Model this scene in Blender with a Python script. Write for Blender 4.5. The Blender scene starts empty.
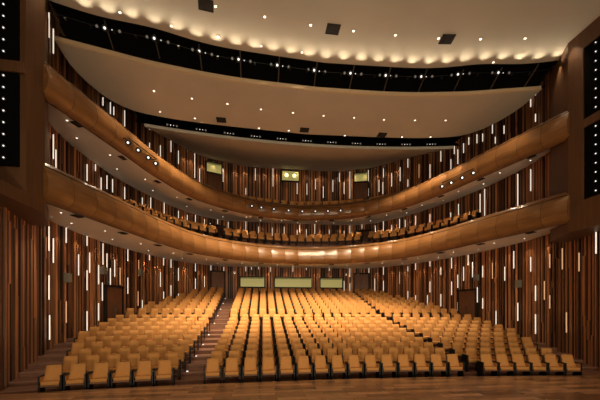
import bpy, bmesh, math, random
from mathutils import Vector, Matrix
random.seed(7)
S = bpy.context.scene
C = S.collection
PI = math.pi

# ------------------------------------------------------------ camera
cam_d = bpy.data.cameras.new('camera')
cam = bpy.data.objects.new('camera', cam_d); C.objects.link(cam)
cam_d.sensor_width = 36; cam_d.lens = 320/600*36
cam_d.shift_y = (312-200)/600
cam_d.clip_end = 200
cam.location = (-2.65, 0, 2.3)
cam.rotation_euler = (PI/2, 0, -math.radians(7.5))
S.camera = cam
# ------------------------------------------------------------ world, exposure
w = bpy.data.worlds.new('dim_stage_house'); S.world = w; w.use_nodes = True
w.node_tree.nodes['Background'].inputs[0].default_value = (1.0, .80, .54, 1)
w.node_tree.nodes['Background'].inputs[1].default_value = .58
S.view_settings.view_transform = 'Standard'; S.view_settings.look = 'None'
S.view_settings.gamma = 1; S.view_settings.exposure = 0.0
WARM = (1.0, .82, .56)
P_HALL, P_WALL, P_SOFF = 940, 26, 95

def spot(name, loc, to, power, angle=60, blend=.6, size=.08, col=WARM):
    d = bpy.data.lights.new(name, 'SPOT'); d.energy = power; d.color = col
    d.spot_size = math.radians(angle); d.spot_blend = blend; d.shadow_soft_size = size
    o = bpy.data.objects.new(name, d); C.objects.link(o); o.location = loc
    o.rotation_euler = (Vector(to)-Vector(loc)).to_track_quat('-Z', 'Y').to_euler()
    return o

# unseen fill lamps, added over the stage to light the front of the house
for x in (-7, -3.5, 0, 3.5, 7):
    spot('house_front_fill', (x, -1.0, 11.5), (x*.9, 16, 2.0), 200, 70, .8, .25)

for sg in (-1, 1):      # added side fill, out of view, crossing over to brighten the side walls
    spot('side_wall_fill', (-sg*6, 0, 9.5), (sg*10.5, 15, 4.0), 520, 70, .9, .25)
    spot('side_wall_fill', (-sg*3, -1, 9.5), (sg*7, 22, 8), 650, 60, .9, .25)
for x in (-5, 0, 5):    # unseen low fill, added to brighten the soffits and walls from below
    spot('low_soffit_fill', (x, -3.2, .6), (x*1.1, 17, 8), 1250, 100, .9, .3)
for x in (-6, -2, 2, 6):  # extra lamps out of view, added to brighten the stage floor
    spot('stage_floor_fill', (x, 4.5, 11.8), (x, 6.5, 0.2), 500, 80, .8, .2)
# ------------------------------------------------------------ materials
def mat(name, col, rough=.6, metal=0, emis=None, es=0, coat=0, noise=None, spec=None):
    m = bpy.data.materials.new(name); m.use_nodes = True
    n = m.node_tree.nodes; L = m.node_tree.links; b = n['Principled BSDF']
    b.inputs['Base Color'].default_value = (*col, 1); b.inputs['Roughness'].default_value = rough
    b.inputs['Metallic'].default_value = metal
    if coat: b.inputs['Coat Weight'].default_value = coat; b.inputs['Coat Roughness'].default_value = .2
    if spec is not None: b.inputs['Specular IOR Level'].default_value = spec
    if emis: b.inputs['Emission Color'].default_value = (*emis, 1); b.inputs['Emission Strength'].default_value = es
    if noise:   # (scale xyz, amount)
        tc = n.new('ShaderNodeTexCoord'); mp = n.new('ShaderNodeMapping'); mp.inputs['Scale'].default_value = noise[0]
        nz = n.new('ShaderNodeTexNoise'); nz.inputs['Scale'].default_value = 1; nz.inputs['Detail'].default_value = 6
        L.new(tc.outputs['Object'], mp.inputs[0]); L.new(mp.outputs[0], nz.inputs[0])
        r = n.new('ShaderNodeValToRGB'); a = noise[1]
        r.color_ramp.elements[0].position = .3; r.color_ramp.elements[1].position = .7
        r.color_ramp.elements[0].color = (*[c*(1-a) for c in col], 1)
        r.color_ramp.elements[1].color = (*[min(1, c*(1+a)) for c in col], 1)
        L.new(nz.outputs[0], r.inputs[0]); L.new(r.outputs[0], b.inputs['Base Color'])
    return m

M = {}
M['fabric'] = mat('ochre_fabric', (.47, .215, .064), .85, noise=((60, 60, 60), .12), spec=.2)
M['shell'] = mat('seat_shell_wood', (.13, .05, .02), .5, noise=((4, 4, 40), .3))
M['black'] = mat('black_metal', (.004, .004, .004), .5, spec=.25)
M['void'] = mat('black_baffle', (.003, .003, .003), .95, spec=.05)
M['grille'] = mat('dark_grille', (.02, .014, .01), .8)
M['plaster'] = mat('tan_plaster', (.48, .44, .365), .8, noise=((.6, .6, .6), .04))
M['soffit'] = mat('pale_plaster', (.84, .80, .71), .8, noise=((.6, .6, .6), .04))
M['lip'] = mat('tan_lip', (.50, .36, .22), .6)
M['fascia'] = mat('fascia_wood', (.19, .080, .024), .35, coat=.75, noise=((1.2, 1.2, 9), .22))
M['pier'] = mat('pier_wood', (.10, .044, .018), .45, noise=((9, 9, .7), .22))
M['door'] = mat('door_wood', (.17, .065, .028), .5, noise=((12, 12, .8), .2))
M['backing'] = mat('wall_backing', (.016, .006, .003), .8)
M['step'] = mat('step_wood', (.17, .07, .036), .6, noise=((2, 14, 14), .25))
M['nosing'] = mat('step_nosing', (.23, .105, .06), .5)
M['steel'] = mat('grey_steel', (.10, .08, .06), .4, .6)
M['spk'] = mat('speaker_grey', (.20, .18, .14), .6)
M['led'] = mat('led_warm_white', (.9, .8, .7), .5, emis=(1, .84, .66), es=.95)
M['led_dim'] = mat('led_amber', (.8, .5, .3), .5, emis=(1, .55, .28), es=.5)
M['lamp'] = mat('lamp_white', (1, 1, 1), .5, emis=(1, .9, .75), es=2.2)
M['lamp_cool'] = mat('lamp_cool_white', (1, 1, 1), .5, emis=(.95, .96, 1), es=.85)
M['lamp_dim'] = mat('lamp_reflector', (.09, .08, .07), .3, emis=(1, .85, .7), es=.10)
M['lamp_soft'] = mat('booth_lamp', (1, 1, .8), .5, emis=(1, .95, .45), es=2.2)
M['booth'] = mat('lit_booth_pane', (.3, .28, .12), .3, emis=(.62, .52, .17), es=.42)
M['curtain'] = mat('booth_blind', (.25, .23, .10), .7)

def stage_mat():
    m = bpy.data.materials.new('stage_planks'); m.use_nodes = True
    n = m.node_tree.nodes; L = m.node_tree.links; b = n['Principled BSDF']
    tc = n.new('ShaderNodeTexCoord')
    br = n.new('ShaderNodeTexBrick'); br.offset = .37; br.inputs['Scale'].default_value = 1
    br.inputs['Brick Width'].default_value = 1.1; br.inputs['Row Height'].default_value = .24
    br.inputs['Mortar Size'].default_value = .007; br.inputs['Bias'].default_value = -.1
    br.inputs['Color1'].default_value = (.44, .215, .105, 1); br.inputs['Color2'].default_value = (.12, .05, .023, 1)
    br.inputs['Mortar'].default_value = (.03, .012, .006, 1)
    mp = n.new('ShaderNodeMapping'); mp.inputs['Scale'].default_value = (3, 9, 1)
    nz = n.new('ShaderNodeTexNoise'); nz.inputs['Scale'].default_value = 1.5; nz.inputs['Detail'].default_value = 8
    mx = n.new('ShaderNodeMixRGB'); mx.blend_type = 'MULTIPLY'; mx.inputs[0].default_value = .4
    r = n.new('ShaderNodeValToRGB'); r.color_ramp.elements[0].color = (.45, .45, .45, 1); r.color_ramp.elements[1].color = (1.3, 1.3, 1.3, 1)
    r.color_ramp.elements[0].position = .3; r.color_ramp.elements[1].position = .72
    L.new(tc.outputs['Object'], br.inputs[0]); L.new(tc.outputs['Object'], mp.inputs[0]); L.new(mp.outputs[0], nz.inputs[0])
    L.new(nz.outputs[0], r.inputs[0]); L.new(br.outputs[0], mx.inputs[1]); L.new(r.outputs[0], mx.inputs[2])
    L.new(mx.outputs[0], b.inputs['Base Color']); b.inputs['Roughness'].default_value = .26
    return m
M['stage'] = stage_mat()

def slat_mat():
    m = bpy.data.materials.new('slat_wood'); m.use_nodes = True
    n = m.node_tree.nodes; L = m.node_tree.links; b = n['Principled BSDF']
    at = n.new('ShaderNodeAttribute'); at.attribute_name = 'tint'
    tc = n.new('ShaderNodeTexCoord'); mp = n.new('ShaderNodeMapping'); mp.inputs['Scale'].default_value = (5, 5, .5)
    nz = n.new('ShaderNodeTexNoise'); nz.inputs['Scale'].default_value = 1; nz.inputs['Detail'].default_value = 5
    L.new(tc.outputs['Object'], mp.inputs[0]); L.new(mp.outputs[0], nz.inputs[0])
    r = n.new('ShaderNodeValToRGB'); r.color_ramp.elements[0].color = (.7, .7, .7, 1); r.color_ramp.elements[1].color = (1.25, 1.25, 1.25, 1)
    r.color_ramp.elements[0].position = .3; r.color_ramp.elements[1].position = .7
    mx = n.new('ShaderNodeMixRGB'); mx.blend_type = 'MULTIPLY'; mx.inputs[0].default_value = 1
    L.new(nz.outputs[0], r.inputs[0]); L.new(at.outputs['Color'], mx.inputs[1]); L.new(r.outputs[0], mx.inputs[2])
    L.new(mx.outputs[0], b.inputs['Base Color']); b.inputs['Roughness'].default_value = .42
    return m
M['slat'] = slat_mat()

# ------------------------------------------------------------ mesh helpers
class MB:
    def __init__(s): s.v = []; s.f = []; s.t = []; s.mi = []; s.cur = (1, 1, 1); s.m = 0
    def face(s, idx): s.f.append(idx); s.t.append(s.cur); s.mi.append(s.m)
    def box(s, a, b, mx=None):
        x0, y0, z0 = a; x1, y1, z1 = b; k = len(s.v)
        P = [(x0,y0,z0),(x1,y0,z0),(x1,y1,z0),(x0,y1,z0),(x0,y0,z1),(x1,y0,z1),(x1,y1,z1),(x0,y1,z1)]
        s.v += [tuple(mx @ Vector(p)) for p in P] if mx else P
        for q in ((0,3,2,1),(4,5,6,7),(0,1,5,4),(1,2,6,5),(2,3,7,6),(3,0,4,7)): s.face([k+i for i in q])
    def prism(s, pts, z0, z1):      # pts counter-clockwise from above
        k = len(s.v); n = len(pts)
        s.v += [(x, y, z0) for x, y in pts] + [(x, y, z1) for x, y in pts]
        s.face(list(range(k+n-1, k-1, -1))); s.face([k+n+i for i in range(n)])
        for i in range(n): j = (i+1) % n; s.face([k+i, k+j, k+n+j, k+n+i])
    def cyl(s, r0, r1, z0, z1, mx=None, n=12, off=(0, 0, 0)):
        k = len(s.v); P = []
        for z, r in ((z0, r0), (z1, r1)):
            for i in range(n): a = 2*PI*i/n; P.append((off[0]+r*math.cos(a), off[1]+r*math.sin(a), off[2]+z))
        s.v += [tuple(mx @ Vector(p)) for p in P] if mx else P
        s.face([k+n-1-i for i in range(n)]); s.face([k+n+i for i in range(n)])
        for i in range(n): j = (i+1) % n; s.face([k+i, k+j, k+n+j, k+n+i])
    def tube(s, pts, r, n=6):
        for a, b in zip(pts, pts[1:]):
            a = Vector(a); b = Vector(b); q = (b-a).to_track_quat('Z', 'Y').to_matrix().to_4x4()
            s.cyl(r, r, 0, (b-a).length, Matrix.Translation(a) @ q, n)
    def grid(s, rows, flip=False):
        k = len(s.v); n = len(rows[0])
        for r in rows: s.v += [tuple(p) for p in r]
        for i in range(len(rows)-1):
            for j in range(n-1):
                q = [k+i*n+j, k+i*n+j+1, k+(i+1)*n+j+1, k+(i+1)*n+j]
                s.face(q[::-1] if flip else q)
    def mesh(s, name, mats, smooth=False, tint=False, bevel=0):
        me = bpy.data.meshes.new(name); me.from_pydata(s.v, [], s.f)
        for m in (mats if isinstance(mats, (list, tuple)) else [mats]): me.materials.append(m)
        me.polygons.foreach_set('material_index', s.mi)
        if tint:
            ca = me.color_attributes.new('tint', 'FLOAT_COLOR', 'CORNER')
            for p, t in zip(me.polygons, s.t):
                for li in p.loop_indices: ca.data[li].color = (*t, 1)
        if bevel:
            bm = bmesh.new(); bm.from_mesh(me)
            bmesh.ops.bevel(bm, geom=bm.edges[:], offset=bevel, segments=2, affect='EDGES', profile=.6)
            bm.to_mesh(me); bm.free()
        if smooth: me.polygons.foreach_set('use_smooth', [True]*len(me.polygons))
        me.update(); return me
    def obj(s, name, mats, parent=None, **k): return link(name, s.mesh(name, mats, **k), parent)

def link(name, me, parent=None):
    o = bpy.data.objects.new(name, me); C.objects.link(o); o.parent = parent; return o
def tag(o, label=None, cat=None, group=None, kind=None):
    if label: o['label'] = label
    if cat: o['category'] = cat
    if group: o['group'] = group
    if kind: o['kind'] = kind
    return o
def thing(name, loc, label, cat, group=None, rz=0):
    o = bpy.data.objects.new(name, None); o.empty_display_size = .1; C.objects.link(o)
    o.location = loc; o.rotation_euler = (0, 0, rz); return tag(o, label, cat, group)
def copy_tree(o, parent=None):
    c = o.copy(); C.objects.link(c)
    if parent: c.parent = parent
    for ch in KIDS.get(o.name, []): copy_tree(ch, c)
    return c
KIDS = {}
def kids(o, *ch): KIDS.setdefault(o.name, []).extend(ch)
ORD = ['first','second','third','fourth','fifth','sixth','seventh','eighth','ninth','tenth','eleventh','twelfth','thirteenth',
       'fourteenth','fifteenth','sixteenth','seventeenth','eighteenth','nineteenth','twentieth']
def nth(i):
    if i < 20: return ORD[i]
    n = i+1; t = {2:'twenty',3:'thirty',4:'forty',5:'fifty',6:'sixty'}; u = n % 10
    te = {2:'twentieth',3:'thirtieth',4:'fortieth',5:'fiftieth',6:'sixtieth'}
    return te[n//10] if u == 0 else t[n//10]+'-'+ORD[u-1]

# ------------------------------------------------------------ plan curves (x across, y away from the stage, metres)
def cat(P, n=12):
    out = []; Q = [P[0]]+list(P)+[P[-1]]
    for i in range(1, len(Q)-2):
        a, b, c, d = Q[i-1:i+3]
        for j in range(n):
            t = j/n
            out.append(tuple(.5*(2*b[k]+(c[k]-a[k])*t+(2*a[k]-5*b[k]+4*c[k]-d[k])*t*t+(3*b[k]-a[k]-3*c[k]+d[k])*t**3) for k in range(2)))
    out.append(P[-1]); return out
def full(P): return [(-x, y) for x, y in P[::-1]]+[p for p in P[1:]]
WALL = [(0,25.8),(4.6,25.8),(6.2,25.4),(7.6,24.2),(8.8,22.5),(9.8,20.3),(10.5,17.8),(10.8,15),(10.6,13),(10.1,11),(9.6,9.3),(9.6,7.5),(9.6,-4)]
WH = [(0,25.8)]+cat(WALL[1:]); WP = full(WH)
BAL = [(0,21.0),(3,20.35),(5.75,18.5),(7.1,16.0),(7.75,14.0),(8.4,12.0),(8.93,10.45)]
BP = [(x-.10*(x/9)**2, y) for x, y in full(cat(BAL))]
def arclen(P):
    L = [0]
    for a, b in zip(P, P[1:]): L.append(L[-1]+math.dist(a, b))
    return L
class Path:
    def __init__(s, P): s.P = P; s.L = arclen(P); s.len = s.L[-1]
    def at(s, t):      # -> x, y, tangent, outward normal (to the left of travel, i.e. away from the stage centre)
        t = max(0, min(s.len, t)); i = 0
        lo, hi = 0, len(s.L)-2
        while lo < hi:
            m = (lo+hi+1)//2
            if s.L[m] <= t: lo = m
            else: hi = m-1
        i = lo; a, b = s.P[i], s.P[i+1]; l = s.L[i+1]-s.L[i]; w_ = (t-s.L[i])/l if l else 0
        a0, b0 = s.P[max(0, i-1)], s.P[min(len(s.P)-1, i+2)]
        tx, ty = b0[0]-a0[0], b0[1]-a0[1]; q = math.hypot(tx, ty); tx /= q; ty /= q
        return a[0]+(b[0]-a[0])*w_, a[1]+(b[1]-a[1])*w_, (tx, ty), (-ty, tx)
    def near(s, x, y):
        best = min(range(len(s.P)), key=lambda i: math.dist(s.P[i], (x, y)))
        bt, bd = s.L[best], 1e9
        for k in range(-40, 41):
            t = s.L[best]+k*.05; p = s.at(t); d = math.dist(p[:2], (x, y))
            if d < bd: bd, bt = d, t
        return bt
WALLP = Path(WP); BALP = Path(BP)
def wallx(y):
    y = min(y, 25.79)
    for a, b in zip(WH, WH[1:]):
        if b[1] <= y <= a[1] and a[1] > b[1]: return a[0]+(b[0]-a[0])*(a[1]-y)/(a[1]-b[1])
    return 8.95
def wally(x):
    x = abs(x)
    if x <= 4.6: return 25.8
    for a, b in zip(WH, WH[1:]):
        if a[0] <= x <= b[0]: return a[1]+(b[1]-a[1])*(x-a[0])/(b[0]-a[0])
    return 15

# ------------------------------------------------------------ walls: backing + slats
ZT = 15.4
def wall(name, t0, t1):
    m = MB(); m.m = 1
    n = max(2, int((t1-t0)/.4)); rows = []
    ts = [t0+(t1-t0)*i/n for i in range(n+1)]
    A = [WALLP.at(t) for t in ts]
    m.grid([[(x, y, -.2) for x, y, _, _ in A], [(x, y, ZT) for x, y, _, _ in A]], flip=True)
    m.grid([[(x+N[0]*.2, y+N[1]*.2, -.2) for x, y, _, N in A], [(x+N[0]*.2, y+N[1]*.2, ZT) for x, y, _, N in A]])
    m.m = 0; t = t0
    while t < t1:
        wd = random.choice((.07, .09, .12, .15, .18)); gap = random.choice((.045, .06, .08, .11))
        x, y, T, N = WALLP.at(t+wd/2)
        if y > 6.3 and t+wd < t1+.05:
            a = math.atan2(T[1], T[0]); mx = Matrix.Translation((x, y, 0)) @ Matrix.Rotation(a, 4, 'Z')
            cuts = [-.2]+sorted(random.uniform(1, 14.5) for _ in range(random.choice((2, 3, 4))))+[ZT]
            tone0 = random.choice((random.uniform(0, .18), random.uniform(.5, 1), random.uniform(.6, 1)))
            for z0, z1 in zip(cuts, cuts[1:]):
                k = min(1, max(0, tone0*.8+random.random()*.2))
                c0 = (.065, .023, .011); c1 = (.64, .27, .115)
                k = k**1.1
                m.cur = tuple(p+(q-p)*k for p, q in zip(c0, c1))
                d = random.choice((.04, .05, .07, .09))
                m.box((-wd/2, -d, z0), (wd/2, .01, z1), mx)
                for q in (-1, -3): m.t[q] = tuple(c*.28 for c in m.cur)     # slat sides tinted darker, painting in the shade of the gaps
        t += wd+gap
    return tag(m.obj(name, [M['slat'], M['backing']], tint=True), kind='structure')
tl = WALLP.near(-6.2, 25.4); tr = WALLP.near(6.2, 25.4)
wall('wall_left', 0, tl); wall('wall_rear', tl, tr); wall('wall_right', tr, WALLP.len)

# ------------------------------------------------------------ floor: raked tiers and the stage
Q = .014
ROWS = [(10.4+.8*k, z) for k, z in enumerate((0, .133, .253, .405, .555, .708, .847, 1.01, 1.162, 1.32))]
ROWS += [(18.9+.74*j, 1.65+.204*j) for j in range(9)]
m = MB()
def arcrow(yf, z, w_): return [(w_*u/12, yf-Q*(w_*u/12)**2, z) for u in range(-12, 13)]
def halfw(yf):
    w_ = 9.5
    for _ in range(30): w_ = .5*w_+.5*wallx(yf-Q*w_*w_)
    return w_+.03
m.m = 0
for i, (y, z) in enumerate(ROWS):
    yf = y-.36; nx = ROWS[i+1][0]-.36 if i+1 < len(ROWS) else None
    wa = halfw(yf); 
    if nx:
        wb = halfw(nx)
        m.m = 0; m.grid([arcrow(yf, z, wa), arcrow(nx, z, wb)])
    else:
        m.m = 0; m.grid([arcrow(yf, z, wa), [(8.2*u/12, wally(8.2*u/12)+.05, z) for u in range(-12, 13)]])
    zb = ROWS[i-1][1] if i else -.2
    m.m = 0; m.grid([arcrow(yf, zb, wa), arcrow(yf, z-.03, wa)])
    m.m = 1; m.grid([arcrow(yf-.012, z-.03, wa), arcrow(yf-.012, z+.002, wa), arcrow(yf+.05, z+.002, wa)])
m.m = 0; m.grid([arcrow(9.0, -.02, 9), arcrow(ROWS[0][0]-.3, -.02, 9.8)])
floor = tag(m.obj('floor', [M['step'], M['nosing']]), kind='structure')
m = MB(); front = [(9.6*u/16, 9.5-.0075*(9.6*u/16)**2) for u in range(16, -17, -1)]
m.prism([(-9.6, -4), (9.6, -4)]+front, -.2, .25)
tag(m.obj('floor_stage', M['stage']), kind='structure')

# ------------------------------------------------------------ ceilings
BT = full(cat([(0,12.6),(3.3,12.42),(4.8,12.22),(6.3,11.84),(8,11.6),(9.4,11.2),(10.4,10.85)]))   # top of the lighting bridge
m = MB()
def xs_grid(P, y0, z0, z1, n0=0):
    return [[(x, y0, z0) for x, y in P], [(x, y0+(y-y0)*.5, z0) for x, y in P], [(x, y, z1) for x, y in P]]
m.grid(xs_grid(BT, -4, 12.3, 12.3), flip=True)
m.grid([[(x, y, 12.3) for x, y in BT], [(x, y+.03, 12.42) for x, y in BT]], flip=True)
m.grid(xs_grid(BT, -4, 12.6, 12.6))
tag(m.obj('ceiling', M['plaster']), kind='structure')
m = MB()
rear = [(x, y) for x, y in WP if y > 5]
m.grid([[(x, 5, ZT) for x, y in rear], [(x, y, ZT) for x, y in rear]], flip=True)
tag(m.obj('ceiling_upper', M['backing']), kind='structure')

# middle ceiling panel, rounded at its rear corners
AF = full(cat([(0,13.4),(3.5,13.25),(6.3,12.85),(8,12.45),(9.4,12.1)]))
AR = cat([(9.4,12.1),(9.5,13.3),(9.2,14.6),(8.6,15.5),(7.6,16.0),(5,16.4),(0,16.7)])
m = MB()
outl = [(-x, y) for x, y in AR]+[p for p in AR[::-1][1:]]     # left front .. rear .. right front
def mid(P, k): return Path(P).at(Path(P).len*k)[:2]
AF = [(x-.2, y) for x, y in AF]; outl = [(x-.2, y) for x, y in outl]
N = 48
fr = [mid(AF, i/N) for i in range(N+1)]; re = [mid(outl, i/N) for i in range(N+1)]
rowsA = [[(a[0]+(b[0]-a[0])*v, a[1]+(b[1]-a[1])*v, 11.68) for a, b in zip(fr, re)] for v in (0, .33, .66, 1)]
m.grid(rowsA, flip=True); m.grid([[(x, y, 11.84) for x, y, z in r] for r in rowsA])
m.grid([rowsA[0], [(x, y, 11.84) for x, y, z in rowsA[0]]]); m.grid([rowsA[-1], [(x, y, 11.84) for x, y, z in rowsA[-1]]], flip=True)
tag(m.obj('ceiling_middle', M['plaster']), kind='structure')
# lip along its front edge
m = MB()
m.grid([[(x, y-.06, 11.70) for x, y in fr], [(x, y-.06, 11.83) for x, y in fr], [(x, y+.02, 11.86) for x, y in fr]])
m.grid([[(x, y-.06, 11.70) for x, y in fr], [(x, y+.01, 11.67) for x, y in fr]], flip=True)
tag(m.obj('trim_1', M['lip']), kind='structure')
# rear ceiling, rising to the rear wall
m = MB(); RB = []
for v in (0, .25, .5, .75, 1):
    r = []
    for i in range(33):
        u = -1+i/16; xf = 8.2*u; yf = 17.45-.012*xf*xf; xr = 8.35*u; yr = wally(xr)+.05
        zr = 13.85+.25*min(1, (abs(xr)/5)**4)
        r.append((xf+(xr-xf)*v, yf+(yr-yf)*v, 11.45+(zr-11.45)*v))
    RB.append(r)
m.grid(RB, flip=True); m.grid([[(x, y, z+.15) for x, y, z in r] for r in RB])
m.grid([RB[0], [(x, y, z+.15) for x, y, z in RB[0]]])
for j in (0, -1): m.grid([[r[j] for r in RB], [(r[j][0], r[j][1], r[j][2]+.15) for r in RB]], flip=(j == -1))
tag(m.obj('ceiling_rear', M['plaster']), kind='structure')

# positions on the walls and ceilings, in metres
LED_STALLS=[(-10.66,13.34,4.62,5.57),(-10.66,13.34,2.76,3.71),(-10.66,13.35,1.23,2.19),(-10.72,13.71,4.22,5.2),(-10.8,14.72,5.22,5.87),(-10.8,14.72,1.83,2.77,1),(-10.77,15.59,3.94,4.91),(-10.72,16.2,5.4,5.91),(-10.72,16.2,3.31,4.27),(-10.72,16.2,1.41,2.35),(-10.7,16.44,4.16,5.14),(-10.62,17.1,3.67,4.64),(-10.62,17.1,1.87,2.75),(-10.56,17.43,4.69,5.8),(-10.57,17.4,2.86,3.8),(-10.51,17.73,4.42,5.35),(-10.45,18.03,3.67,4.62),(-10.38,18.37,4.18,5.12),(-10.28,18.79,3.79,4.75,1),(-10.11,19.37,5.21,5.95),(-10.11,19.37,3.33,4.27),(-10.11,19.37,2.13,2.47),(-9.82,20.23,4.45,5.41,1),(-9.83,20.21,2.66,3.55,1),(-9.71,20.55,2.3,3.03),(-9.48,21.12,5.53,5.97),(-9.08,21.97,3.94,4.92),(-8.93,22.27,5.38,5.98),(-8.93,22.27,2.7,3.66),(-8.61,22.82,5.3,5.99),(-8.61,22.82,3.26,4.14),(-8.24,23.39,4.48,5.39),(-8.24,23.39,2.97,3.6),(-7.3,24.52,5.29,6.08),(-7.3,24.52,3.86,4.78),(-6.73,25.04,4.05,5.03),(-6.29,25.35,5.41,6.08),(-6.29,25.35,3.61,4.38),(-5.33,25.67,5.36,5.83),(-3.6,25.8,5.51,5.96),(-3.15,25.8,5.65,5.97),(-2.35,25.8,5.69,5.98),(-1.65,25.8,5.51,5.96),(0.17,25.8,5.54,5.98),(1.27,25.8,5.69,5.92),(3.15,25.8,5.67,5.92),(4.88,25.75,5.2,5.95),(4.88,25.75,3.79,4.7),(4.42,25.8,3.96,4.87),(6.39,25.29,5.34,6.07),(6.39,25.29,3.78,4.35),(6.82,24.97,4.01,5.02),(7.34,24.48,5.26,5.98),(7.34,24.48,3.82,4.8),(8.23,23.41,4.46,5.41,1),(8.62,22.8,5.34,5.71),(8.62,22.8,3.2,3.88),(8.93,22.26,5.39,5.94),(8.93,22.26,3.0,3.55),(9.37,21.36,2.73,3.51),(9.46,21.17,5.49,5.94),(9.46,21.17,3.67,4.47),(9.78,20.35,4.82,5.36),(9.78,20.35,2.67,3.53),(10.05,19.56,5.15,5.92),(10.05,19.56,3.4,4.32),(10.2,19.07,3.84,4.71),(10.2,19.07,2.36,2.94),(10.39,18.34,5.19,5.84),(10.31,18.66,4.26,5.16),(10.46,18.0,4.41,5.36),(10.59,17.3,4.33,5.03),(10.52,17.68,2.87,3.8),(10.59,17.3,2.49,3.13),(10.68,16.61,4.18,5.09,1),(10.76,15.81,3.99,4.77),(10.7,16.38,1.46,2.38),(10.79,15.22,4.58,5.51),(10.77,14.1,4.28,5.02),(10.8,14.95,1.83,2.79),(10.73,13.79,2.83,3.58),(10.73,13.79,1.24,2.2),(10.58,12.86,4.29,4.94,1),(10.64,13.23,2.86,3.74,1),(10.58,12.86,2.45,3.07,1),(10.42,12.11,4.12,5.04,1),(10.16,11.17,3.91,4.67,1),(9.75,10.32,4.45,5.37),(10.36,11.83,1.42,2.3,1)]
LED_MID=[(-10.72,13.71,8.3,9.27),(-10.74,13.9,7.99,8.78),(-10.72,16.21,8.45,9.25),(-10.65,16.85,9.2,9.54),(-10.59,17.27,8.25,9.08),(-10.51,17.73,8.66,9.38),(-10.42,18.19,8.65,9.37),(-10.17,19.15,8.45,9.33),(-9.71,20.54,8.33,9.25),(-9.43,21.23,8.14,9.51),(-8.92,22.29,8.23,9.57),(-8.24,23.39,8.45,9.39),(-7.79,23.98,8.36,9.3),(-7.31,24.51,8.7,9.48),(-7.03,24.79,8.23,8.63),(-6.71,25.06,8.38,9.34),(-6.31,25.34,8.43,9.11),(-5.78,25.57,9.13,9.66),(-4.98,25.73,8.44,9.39),(-3.59,25.8,8.7,9.49),(-2.35,25.8,8.22,9.1),(-1.48,25.8,8.01,9.05),(-0.54,25.8,8.2,9.17),(0.5,25.8,8.07,8.96),(0.71,25.8,8.72,9.37),(1.27,25.8,8.09,9.02),(1.93,25.8,8.65,9.58),(3.15,25.8,8.14,9.05),(4.42,25.8,8.35,9.01),(4.88,25.75,8.43,9.42),(5.86,25.54,9.16,9.65),(6.39,25.29,8.37,9.03),(6.83,24.96,8.39,9.28),(7.34,24.48,8.69,9.65),(7.83,23.94,8.03,9.12),(8.23,23.41,8.61,9.46),(8.48,23.03,8.22,9.28),(8.64,22.77,8.16,8.46),(8.93,22.26,8.56,9.37),(9.45,21.18,8.47,9.19),(10.04,19.61,7.97,8.85),(10.2,19.05,8.34,9.24),(10.55,17.49,8.22,9.33),(10.61,17.14,7.92,9.5),(10.8,14.96,7.79,9.45),(10.77,14.09,8.24,9.33)]
LED_UP=[(-10.66,13.34,12.76,13.72),(-10.72,13.71,12.43,13.41),(-10.57,17.42,12.78,13.21),(-10.46,18.0,12.71,13.34),(-10.39,18.3,12.82,13.28),(-10.17,19.15,12.71,13.63),(-9.48,21.12,13.7,14.71),(-9.48,21.12,12.39,12.89),(-9.07,21.99,12.16,13.2),(-8.63,22.8,13.18,14.0),(-8.24,23.39,12.66,13.6),(-7.33,24.49,12.17,13.99),(-7.03,24.79,11.9,13.03),(-6.31,25.34,12.77,13.39),(-5.36,25.67,12.45,13.51),(-3.59,25.8,11.58,12.12),(-2.85,25.8,12.76,13.72),(-1.47,25.8,12.35,13.8),(0.5,25.8,11.84,12.74),(1.29,25.8,11.81,12.74),(2.15,25.8,12.29,13.15),(2.63,25.8,11.63,12.56),(3.47,25.8,12.16,13.15),(4.02,25.8,13.0,13.75),(4.41,25.8,12.03,13.02),(4.9,25.75,11.66,13.9),(6.37,25.3,12.93,13.91),(6.37,25.3,11.77,12.44),(7.07,24.75,11.94,12.91),(7.34,24.48,13.01,13.73),(7.33,24.5,11.7,12.66),(7.82,23.95,12.11,13.17),(8.26,23.37,12.32,13.4),(8.62,22.8,13.13,13.81),(8.62,22.8,11.71,12.27),(9.06,22.01,12.04,13.06,1),(9.46,21.17,13.61,14.5),(9.46,21.17,11.71,12.7),(9.79,20.33,12.51,13.46),(10.11,19.36,12.56,13.58),(10.05,19.58,11.67,12.35),(10.19,19.09,11.8,12.76),(10.31,18.66,12.31,12.93),(10.4,18.27,12.64,13.11),(10.52,17.7,12.44,12.99),(10.58,17.31,12.33,12.81),(10.7,16.43,11.77,12.16),(10.68,16.62,12.43,13.0),(10.76,15.82,12.0,12.46),(10.73,13.81,12.74,13.78),(10.77,14.11,12.38,13.32),(10.73,13.81,11.46,11.85)]
CEIL_DL=[(-7.21,11.36),(-5.64,11.66),(-4.02,10.73),(-2.42,10.89),(-0.83,11.0),(0.72,11.03),(2.27,11.0),(-4.08,11.9),(-2.53,12.1),(-0.97,12.19),(5.43,10.75),(7.02,10.51),(3.89,10.92),(6.69,11.68)]
CEIL_V=[(-4.33,10.73),(-0.02,11.06),(4.22,10.92)]
A_DL=[(-7.02,14.26),(-5.52,14.54),(-7.19,15.7),(-5.67,16.01),(-4.01,14.71),(-2.51,14.9),(-1.01,14.96),(0.46,15.0),(1.95,14.96),(3.44,14.92),(4.96,14.77),(6.45,14.58),(-2.59,16.44),(-1.07,16.46),(1.93,16.53),(5.0,16.27),(6.51,16.07)]
A_V=[(-4.42,15.99),(-0.27,16.31),(3.86,16.22)]
A_FRONT=[(-9.6,11.98),(-7.97,12.4),(-6.49,12.77),(-4.91,13.02),(-0.89,13.36),(3.46,13.2),(6.1,12.95),(9.11,12.52)]
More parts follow.
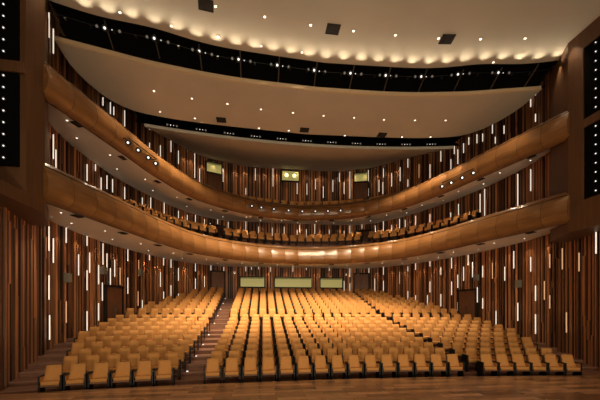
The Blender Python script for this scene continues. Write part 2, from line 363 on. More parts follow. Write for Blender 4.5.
A_REAR=[(-9.64,12.13),(-10.0,14.42),(-9.48,15.64),(-8.01,16.04),(-5.52,16.52),(-0.42,16.93),(5.04,16.61),(7.75,16.25),(8.92,15.9),(9.1,15.68),(9.19,12.6)]
# ------------------------------------------------------------ fixtures
def aim(loc, d):
    return Matrix.Translation(loc) @ Vector(d).to_track_quat('Z', 'Y').to_matrix().to_4x4()
dl_rim = MB(); dl_rim.cyl(.055, .05, -.012, 0.004); me_rim = dl_rim.mesh('rim', M['lip'])
dl_len = MB(); dl_len.cyl(.034, .034, -.018, -.010); me_len = dl_len.mesh('lens', M['lamp'])
proto = None
def downlight(loc, label, group, sc=1.0):
    global proto
    if proto is None:
        proto = thing('ceiling_downlight', (0, 0, 0), 'x', 'ceiling light')
        kids(proto, link('rim', me_rim, proto), link('lens', me_len, proto)); r = proto
    else: r = copy_tree(proto)
    r.location = loc; r.scale = (sc, sc, 1); tag(r, label, 'ceiling light', group); return r
def dl_list(P, z, where, group, light=None):
    P = sorted(P)
    for i, (x, y) in enumerate(P):
        downlight((x, y, z-.003), 'small round downlight, %s from left %s' % (nth(i), where), group, 1.25)
        if light and not (x > 6 and 11.5 < y < 12): light(x, y, z)
hall = lambda x, y, z: spot('downlight_beam', (x, y, z-.1), (x*.95, y+8, 1), P_HALL, 66, .7, .07)
hallA = lambda x, y, z: spot('downlight_beam', (x, y, z-.1), (x, y+3.2, 1), P_HALL, 70, .7, .07)
dl_list([p for p in CEIL_DL if p[1] < 11.2], 12.3, 'in the front line of the main ceiling', 'downlights in the main ceiling front line', hall)
dl_list([p for p in CEIL_DL if p[1] >= 11.2], 12.3, 'on the main ceiling near the lighting bridge', 'downlights in the main ceiling by the bridge', hall)
dl_list([p for p in A_DL if p[1] < 15.2], 11.68, 'in the front line of the middle ceiling', 'downlights in the middle ceiling front line', hallA)
dl_list([p for p in A_DL if p[1] >= 15.2], 11.68, 'in the rear line of the middle ceiling', 'downlights in the middle ceiling rear line', hallA)
vent_p = None
def vent(loc, rz, label, group, sx=1, sy=1):
    global vent_p
    if vent_p is None:
        vent_p = thing('ceiling_vent', (0, 0, 0), 'x', 'vent')
        f = MB(); f.box((-.21, -.16, -.02), (.21, -.135, .004)); f.box((-.21, .135, -.02), (.21, .16, .004))
        f.box((-.21, -.135, -.02), (-.185, .135, .004)); f.box((.185, -.135, -.02), (.21, .135, .004))
        s_ = MB()
        s_.box((-.185, -.135, -.006), (.185, .135, .002))
        for k in range(6): y0 = -.125+k*.045; s_.box((-.185, y0, -.016), (.185, y0+.012, -.006))
        kids(vent_p, f.obj('frame', M['black'], vent_p), s_.obj('slats', M['grille'], vent_p)); r = vent_p
    else: r = copy_tree(vent_p)
    r.location = loc; r.rotation_euler = (0, 0, rz); r.scale = (sx, sy, 1); tag(r, label, 'vent', group)
nm3 = ['left', 'middle', 'right']
for i, (x, y) in enumerate(CEIL_V): vent((x, y, 12.297), -.12*(i-1), 'dark square vent in the main ceiling, %s one of three' % nm3[i], 'vents in the main ceiling', 1.15, 1.3)
for i, (x, y) in enumerate(A_V): vent((x, y, 11.677), 0, 'dark square vent in the middle ceiling, %s one of three' % nm3[i], 'vents in the middle ceiling', 1.1, 1.2)

# lighting bridge between the main and the middle ceiling
BTc = [(x, y) for x, y in BT if abs(x) <= 9.45]
DIV = [(-9.34,11.62),(-7.89,12.07),(-6.36,12.43),(-4.85,12.66),(-3.33,12.79),(-1.81,12.85),(-.29,12.89),(1.24,12.87),(2.76,12.82),(4.29,12.72),(5.8,12.53),(7.3,12.23),(8.62,11.85)]
br = thing('lighting_bridge', (0, 12.9, 11.8), 'long curved black lighting slot between the main and middle ceilings', 'lighting bridge')
def band(parent, top, bot, z0, z1, oy, depth):
    m = MB(); o = parent.location
    f = lambda P, dy, z: [(x-o[0], y+dy-o[1], z-o[2]) for x, y in P]
    m.grid([f(bot, oy+depth, z0-.0), f(top, oy+depth, z1)])          # back
    m.grid([f(top, oy-.02, 12.44), f(top, oy+depth, z1)])
    m.grid([f(bot, oy, z0), f(bot, oy+depth, z0)], flip=False)           # floor
    return m.obj('backing', M['void'], parent)
bot = [(x, y+.78) for x, y in BTc]
band(br, BTc, bot, 11.85, 12.45, .05, .6)
for x, y in DIV:
    m = MB(); a = Vector((x, y-.28-12.9, 12.34-11.8)); b = Vector((x, y+.5-12.9, 11.86-11.8))
    m.tube([a, b], .028, 6); m.obj('divider', M['steel'], br)
m = MB(); m.tube([(x, y+.42-12.9, .45) for x, y in BTc[::4]], .012, 6); m.obj('pipe', M['black'], br)

# one stage spotlight with its parts
sp_p = {}
def spotlight(loc, d, label, group, kind='dim', sc=1.0, clamp=True):
    key = kind
    if key not in sp_p:
        r = thing('spotlight', (0, 0, 0), 'x', 'spotlight')
        b = MB(); b.cyl(.055, .075, -.2, 0, n=12); b.cyl(.075, .09, 0, .05, n=12)
        l = MB(); lr = .062 if kind == 'dim' else .038; l.cyl(lr, lr, .048, .056, n=12)
        y = MB(); y.box((-.1, -.015, -.09), (-.088, .015, .0)); y.box((.088, -.015, -.09), (.1, .015, 0)); y.box((-.1, -.015, -.1), (.1, .015, -.088))
        kids(r, b.obj('housing', M['black'], r), l.obj('lens', M[{'dim': 'lamp_dim', 'cool': 'lamp_cool'}[kind]], r), y.obj('yoke', M['black'], r))
        sp_p[key] = r
    else: r = copy_tree(sp_p[key])
    r.location = loc; r.rotation_euler = Vector(d).to_track_quat('Z', 'Y').to_euler(); r.scale = (sc,)*3
    return tag(r, label, 'spotlight', group)
BTP = Path(BT)
n = 0
for i, (x, y) in enumerate(DIV[1:-1]):
    t = BTP.near(x, y)
    for j, (dt, kind, sc) in enumerate(((-.34, 'dim', .7), (-.10, 'cool', 1.15), (.12, 'cool', .45), (.36, 'dim', .7))):
        X, Y, T, N_ = BTP.at(t+dt)
        spotlight((X, Y+.30, 12.16), (0-.02*X, -1, -.55), 'spotlight in main lighting bridge, %s of four at %s divider from left' % (ORD[j], ORD[i+1]),
                  'spotlights in the lighting bridge', kind, sc)
# rear bridge between middle and rear ceilings
b2 = thing('lighting_bridge', (0, 17, 11.6), 'thin curved black lighting slot between the middle and rear ceilings', 'lighting bridge')
fr2 = [(x, 16.95-.0105*x*x) for x in [8.6*u/16 for u in range(-16, 17)]]
re2 = [(x, 17.46-.012*x*x) for x in [8.6*u/16 for u in range(-16, 17)]]
m = MB(); m.grid([[(x, y-17+.5, .45) for x, y in re2], [(x, y-17-.0, -.0-.0) for x, y in re2]], flip=True)
m.grid([[(x, y-17, .45) for x, y in fr2], [(x, y-17+.5, .45) for x, y in re2]], flip=True)
m.obj('backing', M['void'], b2)
k = 0
for i in range(11):
    for j, (dx, kind, sc) in enumerate(((-.22, 'dim', .7), (-.07, 'cool', .55), (.07, 'cool', .45), (.22, 'dim', .7))):
        x = -6.9+i*1.38+dx; y = 17.25-.0115*x*x
        spotlight((x, y, 11.64), (0, -1, -.75), 'small spotlight in rear lighting slot, %s of four in %s cluster from left' % (ORD[j], ORD[i]),
                  'spotlights in the rear lighting slot', kind, sc)

# cove lamps that wash the main ceiling just in front of the bridge
cv = MB(); cv.cyl(.03, .045, -.06, .03); me_cv = cv.mesh('cove_lamp', M['black'])
nc = 27
for i in range(nc):
    t = BTP.near(-9.0, 11.7)+(BTP.near(9.0, 11.7)-BTP.near(-9.0, 11.7))*i/(nc-1)
    X, Y, T, N_ = BTP.at(t)
    o = link('cove_lamp', me_cv, None); o.location = (X, Y+.06, 11.93)
    o.rotation_euler = Vector((-.2*N_[0], -.75, .35)).to_track_quat('Z', 'Y').to_euler()
    tag(o, 'tiny cove lamp at the main ceiling edge, %s from left' % nth(i), 'cove lamp', 'cove lamps along the main ceiling edge')
    spot('cove_beam', (X-N_[0]*.03, Y-.03, 11.95), (X-N_[0]*.33, Y-.8, 12.34), 36, 78, 1, .03)

# ------------------------------------------------------------ balconies
PROF = [(-.40, 1.24), (-.37, 1.29), (-.28, 1.30), (-.18, 1.26), (-.10, 1.205), (-.075, 1.185), (.03, 1.08), (.13, .94), (.21, .78), (.26, .60), (.27, .44), (.23, .27), (.13, .12), (-.02, .03), (-.22, 0.0)]   # (towards stage, up)
for i_, (o_, z_) in enumerate(PROF): PROF[i_] = (o_*.85, z_/1.3)
BALZ = {'lower': (5.48, .17, 1.16, .08), 'upper': (8.40, .40, 1.04, .12)}
def bz(nm, x): a, b, c, d = BALZ[nm]; t = (abs(x)/9)**2; return a+b*t, c+d*t
def balcony(name_label, zb, wallz, deck, nm):
    root = thing('balcony', (0, 21, zb), name_label, 'balcony')
    t0, t1 = 0.0, BALP.len; npan = 34; fa = MB(); cap = MB(); g = .006
    for i in range(npan):
        a, b = t0+(t1-t0)*i/npan+g, t0+(t1-t0)*(i+1)/npan-g
        A = []
        for q in (-1, -.6, -.2, .2, .6, 1):      # each panel is slightly pillowed
            x, y, T, N_ = BALP.at((a+b)/2+q*(b-a)/2); e = .04*(1-q*q); A.append((x-N_[0]*e, y-N_[1]*e, N_))
        A2 = A
        zz = lambda x, z: bz(nm, x)[0]-zb+bz(nm, x)[1]*z
        fa.grid([[(x-N_[0]*o, y-21-N_[1]*o, zz(x, z)) for x, y, N_ in A2] for o, z in [(PROF[6][0]+.03, PROF[6][1]-.034)]+PROF[7:]], flip=True)
        cap.grid([[(x-N_[0]*o, y-21-N_[1]*o, zz(x, z)) for x, y, N_ in A2] for o, z in PROF[:7]], flip=True)
    fa.obj('fascia', M['fascia'], root, smooth=True); cap.obj('coping', M['fascia'], root, smooth=True)
    # dark core behind the joints
    K = [BALP.at(BALP.len*i/90) for i in range(91)]
    bk = MB(); bk.grid([[(x-N_[0]*(o-.03), y-21-N_[1]*(o-.03), zz(x, z)) for x, y, T, N_ in K] for o, z in PROF[1:]], flip=True)
    bk.grid([[(x-N_[0]*o, y-21-N_[1]*o, zz(x, z)) for x, y, T, N_ in K] for o, z in ((-.34, .95), (-.34, 0.27))])
    bk.obj('parapet_core', M['backing'], root)
    for t, fl in ((0, False), (BALP.len, True)):
        x, y, T, N_ = BALP.at(t); ec = MB(); k_ = [(x-N_[0]*o, y-21-N_[1]*o, zz(x, z)) for o, z in PROF]
        ec.v += k_; ec.face(list(range(len(k_)))[::1 if fl else -1]); ec.obj('end_cap', M['fascia'], root)
    # soffit and deck to the wall
    ta, tb = WALLP.near(-10.0, 10.85), WALLP.near(10.0, 10.85)
    so = MB(); n = 80; R = [[], [], [], []]
    for i in range(n+1):
        u = i/n; bx, by, T, N_ = BALP.at(BALP.len*(.002+u*.996)); wx, wy, T2, N2 = WALLP.at(ta+(tb-ta)*u)
        ax, ay = bx+N_[0]*.18, by+N_[1]*.18
        wz = wallz(wx)-zb; z0 = bz(nm, bx)[0]-zb+.02
        for k, v in enumerate((0, .33, .67, 1)): R[k].append((ax+(wx-ax)*v, ay-21+(wy-ay)*v, z0+(wz-z0)*v**.9))
    so.grid(R, flip=True); so.obj('soffit', M['soffit'], root)
    de = MB(); prev = None
    bd = [(.28, deck[0]), (1.1, deck[0]), (1.1, deck[1]), (2.0, deck[1]), (2.0, deck[2])]
    rows = []
    for o_, z in bd:
        r = []
        for i in range(n+1):
            u = .03+.94*i/n; bx, by, T, N_ = BALP.at(BALP.len*u); wx, wy, T2, N2 = WALLP.at(ta+(tb-ta)*u)
            v = min(1, o_/math.dist((bx, by), (wx, wy))); z0 = bz(nm, bx)[0]
            r.append((bx+N_[0]*o_, by-21+N_[1]*o_, max(z, z0+(wallz(wx)-z0)*v**.9+.10)-zb))
        rows.append(r)
    last = []
    for i in range(n+1):
        wx, wy, _, _ = WALLP.at(ta+.6+(tb-ta-1.2)*i/n); last.append((wx, wy-21, max(deck[2], wallz(wx)+.12)-zb))
    rows.append(last); de.grid(rows); de.obj('deck', M['step'], root)
    return root
w1 = lambda x: 5.9-.02*min(1, (abs(x)/9.5)**3)
w2 = lambda x: 9.48+.14*min(1, (abs(x)/9.5)**3)
balcony('lower horseshoe balcony with a rounded golden wood fascia, just above the stalls', 5.4, w1, (6.2, 6.90, 7.2), 'lower')
balcony('upper horseshoe balcony with a rounded golden wood fascia, under the high ceiling', 8.35, w2, (8.95, 9.30, 9.62), 'upper')

# recessed lights and vents in the soffits, lamps washing the walls under them
ta, tb = WALLP.near(-10.0, 10.85), WALLP.near(10.0, 10.85)
def soff_pt(u, v, nm, wallz):
    bx, by, T, N_ = BALP.at(BALP.len*(.002+u*.996)); wx, wy, T2, N2 = WALLP.at(ta+(tb-ta)*u)
    ax, ay = bx+N_[0]*.18, by+N_[1]*.18
    z0 = bz(nm, bx)[0]+.02
    return ax+(wx-ax)*v, ay+(wy-ay)*v, z0+(wallz(wx)-z0)*v**.9, math.atan2(T[1], T[0])
for nm, zb, wz, k0 in (('lower', 5.4, w1, 0), ('upper', 8.35, w2, 1)):
    for i in range(26):
        u = .04+.92*(i+.25*k0)/26; v = (.34, .62)[i % 2]
        x, y, z, a = soff_pt(u, v, nm, wz)
        downlight((x, y, z-.012), 'round downlight under the %s balcony, %s from the left' % (nm, nth(i)), 'downlights under the %s balcony' % nm, .95)
        if i % 2 == 0: spot('soffit_beam', (x, y, z-.12), (x, y, 0), P_SOFF, 110, .9, .06)
    for i in range(13):
        u = .05+.9*i/12; x, y, z, a = soff_pt(u, .12, nm, wz)
        vent((x, y, z-.03), a, 'dark vent under the %s balcony behind the fascia, %s from the left' % (nm, nth(i)), 'vents under the %s balcony' % nm, .8, .8)
# small wall washers close to the wall
ww = MB(); ww.cyl(.03, .03, 0, .05); me_ww = ww.mesh('wall_washer', M['lamp_dim'])
def washers(n, zf, where, power, ta_, tb_):
    for i in range(n):
        t = ta_+(tb_-ta_)*(i+.5)/n+random.uniform(-.2, .2); x, y, T, N_ = WALLP.at(t)
        X, Y = x-N_[0]*.36, y-N_[1]*.36; z = zf(x, y)
        o = link('wall_washer', me_ww, None); o.location = (X, Y, z-.06)
        tag(o, 'tiny wall washer lamp %s, %s from left' % (where, nth(i)), 'wall washer', 'wall washers '+where)
        spot('wash_beam', (X, Y, z-.08), (X+N_[0]*.14, Y+N_[1]*.14, z-1.5), power, 80, .8, .03, (1, .70, .38))
t_a, t_b = WALLP.near(-10.75, 14.0), WALLP.near(10.75, 14.0)
washers(34, lambda x, y: w1(x)-.02, 'at the wall head below the lower balcony', P_WALL, ta+.3, tb-.3)
washers(28, lambda x, y: w2(x), 'at the wall head below the upper balcony', P_WALL, ta+.3, tb-.3)
washers(22, lambda x, y: 13.80, 'at the wall head under the rear ceiling', P_WALL, WALLP.near(-8.2, 23.4), WALLP.near(8.2, 23.4))

# spotlights hung in front of the upper balcony
FSPOT = [(-7.6,13.1),(-7.42,13.65),(-7.23,14.25),(-7.09,14.77),(-3.01,19.89),(-2.43,20.11),(-1.64,20.31),(-.69,20.47),(.21,20.54),(1.04,20.41),(1.84,20.26),(2.62,20.05),(6.84,15.53),(7.02,15.02),(7.19,14.4),(7.36,13.83)]
rails = (('left', 0, 4), ('middle', 4, 12), ('right', 12, 16))
for nm, a, b in rails:
    pts = [FSPOT[a]]+FSPOT[a+1:b]
    r = thing('lighting_rail', (pts[0][0], pts[0][1], 8.9), 'thin black lighting rail on the %s of the upper balcony front' % nm, 'rail', 'lighting rails on the upper balcony')
    m = MB(); P3 = [(x-pts[0][0], y-pts[0][1], .12) for x, y in pts]
    m.tube(P3, .018, 6); m.obj('rail_pipe', M['black'], r)
    for x, y in (pts[0], pts[-1]):
        t = BALP.near(x, y); X, Y, T, N_ = BALP.at(t)
        m = MB(); m.tube([(x-pts[0][0], y-pts[0][1], .12), (X-N_[0]*.2-pts[0][0], Y-N_[1]*.2-pts[0][1], .12)], .016, 6); m.obj('bracket', M['black'], r)
    cnt = b-a
    for j in range(a, b):
        x, y = FSPOT[j]
        spotlight((x, y, 8.83), (-.15-.03*x, -1, -.45), 'black spotlight on upper balcony front, %s of %s in the %s row' % (ORD[j-a], {4: 'four', 8: 'eight'}[cnt], nm),
                  'spotlights on the upper balcony front', 'cool' if j % 1 == 0 else 'dim', 1.15)

# ------------------------------------------------------------ piers beside the stage
def pier(sg):
    nm = 'left' if sg < 0 else 'right'
    root = thing('proscenium_pier', (sg*8.95, 9, 5.25), 'tall dark wood wall pier with black lamp recesses on the %s of the stage' % nm, 'pier', None)
    sh = -.11 if sg < 0 else -.08
    X = lambda x: sg*x+sh-sg*8.95
    m = MB()
    def pr(pts, z0, z1):
        P = [(X(x), y-9) for x, y in pts]
        if sg < 0: P = P[::-1]
        m.prism(P, z0-5.25, z1-5.25)
    zones = [(5.25, 5.6, 0), (5.6, 6.28, 1)] if sg < 0 else [(5.25, 6.28, 0)]
    zones += [(6.28, 8.82, 1), (8.82, 9.12, 0), (9.12, 11.66, 1), (11.66, 12.32, 0)]
    for z0, z1, h in zones:
        if h:
            ye = 9.72 if sg < 0 else 9.95
            pr([(8.87, ye), (8.87, 10.5), (9.65, 12.0), (10.7, 12.0), (10.7, ye)], z0, z1)
            if sg < 0: continue
            pr([(8.96, 4), (8.96, 9.95), (10.7, 9.95), (10.7, 4)], z0, z1)
        elif sg < 0 and z0 > 6: pr([(8.87, 9.62), (8.87, 10.5), (9.65, 12.0), (10.7, 12.0), (10.7, 9.56)], z0, z1)
        else: pr([(8.87, 4), (8.87, 10.5), (9.65, 12.0), (10.7, 12.0), (10.7, 4)], z0, z1)
    m.obj('casing', M['pier'], root)
    for z0, z1 in ((6.28, 8.82), (9.12, 11.66)):
        m = MB()
        if sg < 0: m.prism([(X(9.02), .715), (X(9.02), .66), (X(10.6), .60), (X(10.6), .715)], z0-5.25+.001, z1-5.25-.001)
        else: m.box((min(X(8.915), X(8.958)), 4-9, z0-5.25+.001), (max(X(8.915), X(8.958)), .945, z1-5.25-.001))
        m.obj('black_baffle', M['void'], root)
    return root
pier(-1); pier(1)
for sg in (-1, 1):
    spot('pier_top_beam', (sg*8.5, 10.25, 12.2), (sg*8.95, 10.4, 10.5), 50, 70, .9, .04)
    spot('pier_top_beam', (sg*8.9, 11.2, 12.2), (sg*9.3, 11.3, 10.5), 60, 70, .9, .04)
for sg, nm in ((-1, 'left'), (1, 'right')):
    for bay, z0, z1 in (('lower', 6.45, 8.65), ('upper', 9.3, 11.5)):
        for i in range(8):
            z = z1-(z1-z0)*i/7; yy = 9.56 if sg < 0 else 9.52
            spotlight(((-9.42 if sg < 0 else 8.79), yy, z), (.45, -1, -.35) if sg < 0 else (-sg*1, -.9, -.15), 'small spotlight in the %s %s pier recess, %s from the top' % (bay, nm, ORD[i]),
                      'spotlights in the pier recesses', 'cool', .55)

# ------------------------------------------------------------ doors, booth windows, wall speakers
def on_wall(x, y, off=0):
    t = WALLP.near(x, y); X, Y, T, N_ = WALLP.at(t); a = math.atan2(T[1], T[0])
    return Matrix.Translation((X-N_[0]*off, Y-N_[1]*off, 0)), a
def place(o, x, y, z, off=0):
    t = WALLP.near(x, y); X, Y, T, N_ = WALLP.at(t)
    o.location = (X-N_[0]*off, Y-N_[1]*off, z); o.rotation_euler = (0, 0, math.atan2(T[1], T[0]))
def door(n, x, y, z, w_, h):
    r = bpy.data.objects.new('door_%d' % n, None); C.objects.link(r); tag(r, kind='structure'); place(r, x, y, z)
    m = MB(); m.box((-w_/2, -.2, 0), (-.006, -.1, h)); m.box((.006, -.2, 0), (w_/2, -.1, h)); m.obj('door_leaf', M['door'], r)
    f = MB(); f.box((-w_/2-.07, -.24, 0), (-w_/2, 0, h+.08)); f.box((w_/2, -.24, 0), (w_/2+.07, 0, h+.08)); f.box((-w_/2-.07, -.3, h), (w_/2+.07, 0, h+.1)); f.obj('door_frame', M['backing'], r)
    hd = MB(); hd.tube([(-.06, -.24, .9), (-.06, -.24, 1.3)], .012); hd.tube([(.06, -.24, .9), (.06, -.24, 1.3)], .012)
    for sx in (-.06, .06):
        for hz in (.93, 1.27): hd.tube([(sx, -.24, hz), (sx, -.2, hz)], .01)
    hd.obj('door_handle', M['steel'], r)
door(1, -10.41, 18.23, 1.36, 1.2, 2.25); door(2, 10.38, 18.37, 1.36, 1.2, 2.25)
door(3, -5.75, 25.56, 3.29, .95, 2.1); door(4, 5.85, 25.53, 3.29, 1.1, 2.1)
door(5, -5.88, 25.53, 7.05, 1.15, 1.85); door(6, 5.95, 25.51, 7.05, 1.15, 1.85)
door(7, -6.0, 25.48, 10.4, 1.1, 2.5); door(8, 5.8, 25.56, 10.4, 1.1, 2.5)
def window(n, x0, x1, z0, z1, y=25.8, lamps=0, rot=None):
    r = bpy.data.objects.new('window_%d' % n, None); C.objects.link(r); tag(r, kind='structure')
    xc = (x0+x1)/2; w_ = (x1-x0)/2
    if rot: place(r, xc, rot, z0)
    else: r.location = (xc, y, z0)
    h = z1-z0; f = MB()
    f.box((-w_-.06, -.26, -.06), (w_+.06, 0, 0)); f.box((-w_-.06, -.26, h), (w_+.06, 0, h+.06)); f.box((-w_-.06, -.26, 0), (-w_, 0, h)); f.box((w_, -.26, 0), (w_+.06, 0, h))
    f.obj('window_frame', M['backing'], r)
    p = MB(); p.box((-w_, -.215, 0), (w_, -.195, h)); p.obj('pane', M['booth'], r)
    if not lamps:
        c = MB(); k = int(w_*2/.09)
        for i in range(k): xx = -w_+.045+i*(2*w_-.05)/k; c.cyl(.03, .03, h-.12, h, None, 8, (xx, -.25, 0))
        c.obj('valance', M['grille'], r)
    for i in range(lamps):
        l = MB(); l.cyl(.0, .14, -.03, 0, Matrix.Translation(((i-.5)*.62, -.235, h*.55)) @ Matrix.Rotation(PI/2, 4, 'X'), 16); 
        l.cyl(.14, .0, 0, .05, Matrix.Translation(((i-.5)*.62, -.235, h*.55)) @ Matrix.Rotation(PI/2, 4, 'X'), 16)
        l.obj('booth_light', M['lamp_soft'], r)
window(1, -4.0, -2.15, 4.3, 5.06); window(2, -1.3, 1.65, 4.3, 5.06); window(3, 2.4, 4.2, 4.3, 5.06)
window(4, -.72, .62, 12.85, 13.6, lamps=2)
window(5, -6.6, -5.5, 13.0, 13.75, rot=25.45); window(6, 5.3, 6.3, 13.0, 13.7, rot=25.56)
for (x, y, z), nm in zip([(-10.8,14.52,3.72),(-10.58,17.3,4.37),(-9.82,20.25,4.66),(10.53,17.61,4.34),(10.8,14.75,3.73)],
    ('on the left wall nearest the stage', 'on the left wall by the side door', 'on the left wall toward the rear', 'on the right wall beside the side door', 'on the right wall nearest the stage')):
    r = thing('wall_speaker', (0, 0, 0), 'small grey box speaker %s' % nm, 'speaker', 'box speakers on the stalls walls'); place(r, x, y, z-.18, .15)
    m = MB(); m.box((-.12, -.2, 0), (.12, 0, .38)); m.obj('speaker_box', M['spk'], r, bevel=.01)
    m = MB(); m.box((-.105, -.215, .015), (.105, -.203, .365)); m.obj('speaker_grille', M['spk'], r)
for sx in (-4.45, 4.55):   # round sconces beside the booth windows
    r = thing('wall_sconce', (sx, 25.6, 5.35), 'small glowing wall lamp %s of the booth windows' % ('left' if sx < 0 else 'right'), 'lamp')
    m = MB(); m.cyl(.1, .06, 0, .14); m.obj('shade', M['lamp_dim'], r); m = MB(); m.cyl(.05, .05, -.01, 0); m.obj('bulb', M['lamp'], r)
    m = MB(); m.box((-.03, 0, .02), (.03, .2, .08)); m.obj('bracket', M['black'], r)

# ------------------------------------------------------------ LED strips set between the wall slats
def strips(L, where):
    L = sorted(L, key=lambda e: WALLP.near(e[0], e[1])); cl = {}
    for e in L:
        x, y, z0, z1 = e[:4]; dim = len(e) > 4
        side = 'left' if x < -6.2 else ('right' if x > 6.2 else 'rear')
        i = cl[side] = cl.get(side, -1)+1
        r = thing('light_strip', (0, 0, 0), '%s light strip on %s wall %s, %s from left' % ('dim amber' if dim else 'glowing white', side, where, nth(i)),
                  'light strip', 'vertical light strips %s' % where)
        place(r, x, y, z0, .10); h = z1-z0; wd = .016
        m = MB(); m.box((-wd, -.03, .01), (wd, 0, h-.01)); m.obj('diffuser', M['led_dim' if dim else 'led'], r)
        m = MB(); m.box((-wd-.004, 0, 0), (wd+.004, .03, h)); m.obj('channel', M['black'], r)
strips(LED_STALLS, 'below the lower balcony'); strips(LED_MID, 'between the two balconies'); strips(LED_UP, 'above the upper balcony')

# ------------------------------------------------------------ seats
def seat_parts():
    parts = []
    # backrest: rounded, slightly narrower at the top, leaning back
    def slab(prof, th, mname, mat_, lean, bev):
        m = MB(); n = len(prof)
        fr_ = [[(-w_, -th/2+lean*(z-.4)-c, z) , (-w_*.5, -th/2+lean*(z-.4), z), (w_*.5, -th/2+lean*(z-.4), z), (w_, -th/2+lean*(z-.4)-c, z)] for z, w_, c in prof]
        bk = [[(x, y+th, z) for x, y, z in r] for r in fr_]
        m.grid(fr_); m.grid(bk, flip=True)
        m.grid([fr_[0], bk[0]], flip=True); m.grid([fr_[-1], bk[-1]])
        m.grid([[r[0] for r in fr_], [r[0] for r in bk]]); m.grid([[r[-1] for r in fr_], [r[-1] for r in bk]], flip=True)
        me = m.mesh(mname, mat_)
        bm = bmesh.new(); bm.from_mesh(me); bmesh.ops.remove_doubles(bm, verts=bm.verts[:], dist=1e-5)
        bmesh.ops.recalc_face_normals(bm, faces=bm.faces[:])
        ed = [e for e in bm.edges if len(e.link_faces) == 2 and e.calc_face_angle(0) > .9]
        bmesh.ops.bevel(bm, geom=ed, offset=bev, segments=2, affect='EDGES')
        for f in bm.faces: f.smooth = True
        bm.to_mesh(me); bm.free(); return me
    parts.append(('backrest', slab([(.36, .212, .03), (.51, .212, .04), (.565, .186, .03), (.70, .180, .022), (.85, .172, .012)], .085, 'backrest', M['fabric'], .22, .012)))
    parts.append(('back_shell', slab([(.25, .19, 0), (.5, .195, 0), (.84, .165, 0)], .02, 'back_shell', M['shell'], .22, .004)))
    me = parts[0][1]; wg = MB()      # padded wings inside the arms
    for sx in (-1, 1): wg.prism([(sx*.220, -.22), (sx*.220, .04), (sx*.196, .04), (sx*.210, -.22)][::sx], .44, .575)
    bm = bmesh.new(); bm.from_mesh(me); w_me = wg.mesh('wing', M['fabric']); bm.from_mesh(w_me); bm.to_mesh(me); bm.free()
    m = MB(); k = [(-.205, -.26), (.205, -.26), (.205, .05), (-.205, .05)]
    m.prism(k, .36, .46); me = m.mesh('seat_cushion', M['fabric'], bevel=.03, smooth=True); parts.append(('seat_cushion', me))
    m = MB(); m.box((-.215, -.27, .325), (.215, .05, .362)); parts.append(('seat_base', m.mesh('seat_base', M['shell'], bevel=.008)))
    m = MB(); m.prism([(-.02, -.24), (.02, -.24), (.02, .14), (-.02, .14)], .03, .58)
    m.box((-.0225, -.25, .58), (.0225, .15, .61)); m.box((-.0225, -.2, 0), (.0225, .12, .03)); parts.append(('side_panel', m.mesh('side_panel', M['black'])))
    return parts
SP = seat_parts()
for n_, me in SP:
    if n_ == 'back_shell': me.transform(Matrix.Translation((0, .055, 0)))
# every seat position: (x, y, z, rz, block, row, index)
ALL = []
nleft = [6, 6, 6, 7, 7, 8, 8, 8, 8, 8, 8, 7, 7, 6, 6, 5, 4, 4, 3]
P_ = .55
for k, (yk, zk) in enumerate(ROWS):
    nc_ = 15 if k < 10 else 16
    pc = .572 if k < 10 else .55
    blocks = [('centre', [(-(nc_-1)/2+i)*pc for i in range(nc_)]), ('left', [-5.4-P_*i for i in range(nleft[k]-1, -1, -1)]), ('right', [5.12+(.53+.02*min(1, k/9))*i for i in range(nleft[k])])]
    for bn, X in blocks:
        for i, x in enumerate(X):
            x += -.03+.25*k/18 if bn == 'centre' else 0
            y = yk-Q*x*x; ALL.append((x, y, zk, -math.atan(2*Q*x), bn, k, i))
ALL.sort(key=lambda s: math.dist((s[0], s[1]), (-2.65, 0)))
near, far = ALL[:300], ALL[300:]
near.sort(key=lambda s: (s[5], s[0]))
pseat = None
for x, y, z, rz, bn, k, i in near:
    lab = 'ochre seat with black arms, %s block, %s row, %s from its left end' % (bn, 'front' if k == 0 else ORD[k], ORD[i])
    grp = 'ochre seats in the front stalls'
    if pseat is None:
        pseat = thing('auditorium_seat', (x, y, z), lab, 'seat', grp, rz)
        for n_, me in SP[:4]: kids(pseat, link(n_, me, pseat))
        for sx in (-.242, .242):
            o = link('side_panel', SP[4][1], pseat); o.location = (sx, 0, 0); kids(pseat, o)
        r = pseat
    else:
        r = copy_tree(pseat); r.location = (x, y, z); r.rotation_euler = (0, 0, rz); tag(r, lab, 'seat', grp)
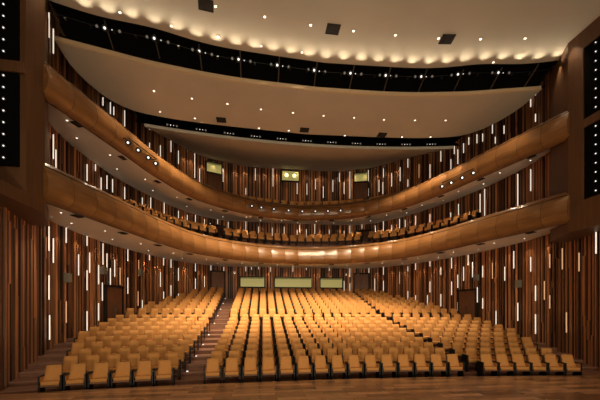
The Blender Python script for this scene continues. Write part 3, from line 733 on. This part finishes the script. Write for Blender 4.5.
# remaining seats, stalls rear and balconies
st = MB(); mats = [M['fabric'], M['shell'], M['black']]
def add_seat(x, y, z, rz):
    mx = Matrix.Translation((x, y, z)) @ Matrix.Rotation(rz, 4, 'Z')
    for n_, me in SP:
        for sx in ((-.242, .242) if n_ == 'side_panel' else (0,)):
            st.m = {'backrest': 0, 'seat_cushion': 0, 'back_shell': 1, 'seat_base': 1, 'side_panel': 2}[n_]
            k = len(st.v); st.v += [tuple(mx @ (v.co+Vector((sx, 0, 0)))) for v in me.vertices]
            for p in me.polygons: st.face([k+i for i in p.vertices])
for s in far: add_seat(*s[:4])
for off, zd, za in ((1.55, 6.90, 7.2), (2.45, 7.2, 7.2), (1.5, 9.30, 7.0), (2.4, 9.62, 6.5)):
    pts = []; t = 0; last = None
    while t < BALP.len:
        x, y, T, N_ = BALP.at(t); X, Y = x+N_[0]*off, y+N_[1]*off
        if abs(x) < za and (last is None or math.dist(last, (X, Y)) >= .56) and abs(abs(X)-5.0) > .35:
            add_seat(X, Y, zd, math.atan2(T[1], T[0])); last = (X, Y)
        t += .02
tag(st.obj('auditorium_seats', mats), 'ochre seats filling the rear stalls rows and both balconies', 'seats', None, 'stuff')

# small white aisle lights at the ends of every second row
al = MB(); al.box((-.03, -.02, 0), (.03, .02, .035)); me_al = al.mesh('aisle_light', M['lamp_cool'], bevel=.006)
for sg, nm in ((-1, 'left'), (1, 'right')):
    for j, k in enumerate(range(0, 19, 2)):
        yk, zk = ROWS[k]; x = sg*5.04
        x = -5.04 if sg < 0 else 4.78
        o = link('aisle_light', me_al, None); o.location = (x, yk-Q*x*x-.3, zk+.003)
        tag(o, 'tiny white floor light beside the %s aisle, %s from the front' % (nm, ORD[j]), 'aisle light', 'floor lights along the aisles')
for sg, nm in ((-1, 'left'), (1, 'right')):
    o = link('aisle_light', me_al, None); x = sg*8.62; o.location = (x, 10.25-Q*x*x-.1, .003)
    tag(o, 'tiny white floor light at the outer end of the front row, %s side' % nm, 'aisle light', 'floor lights along the aisles')
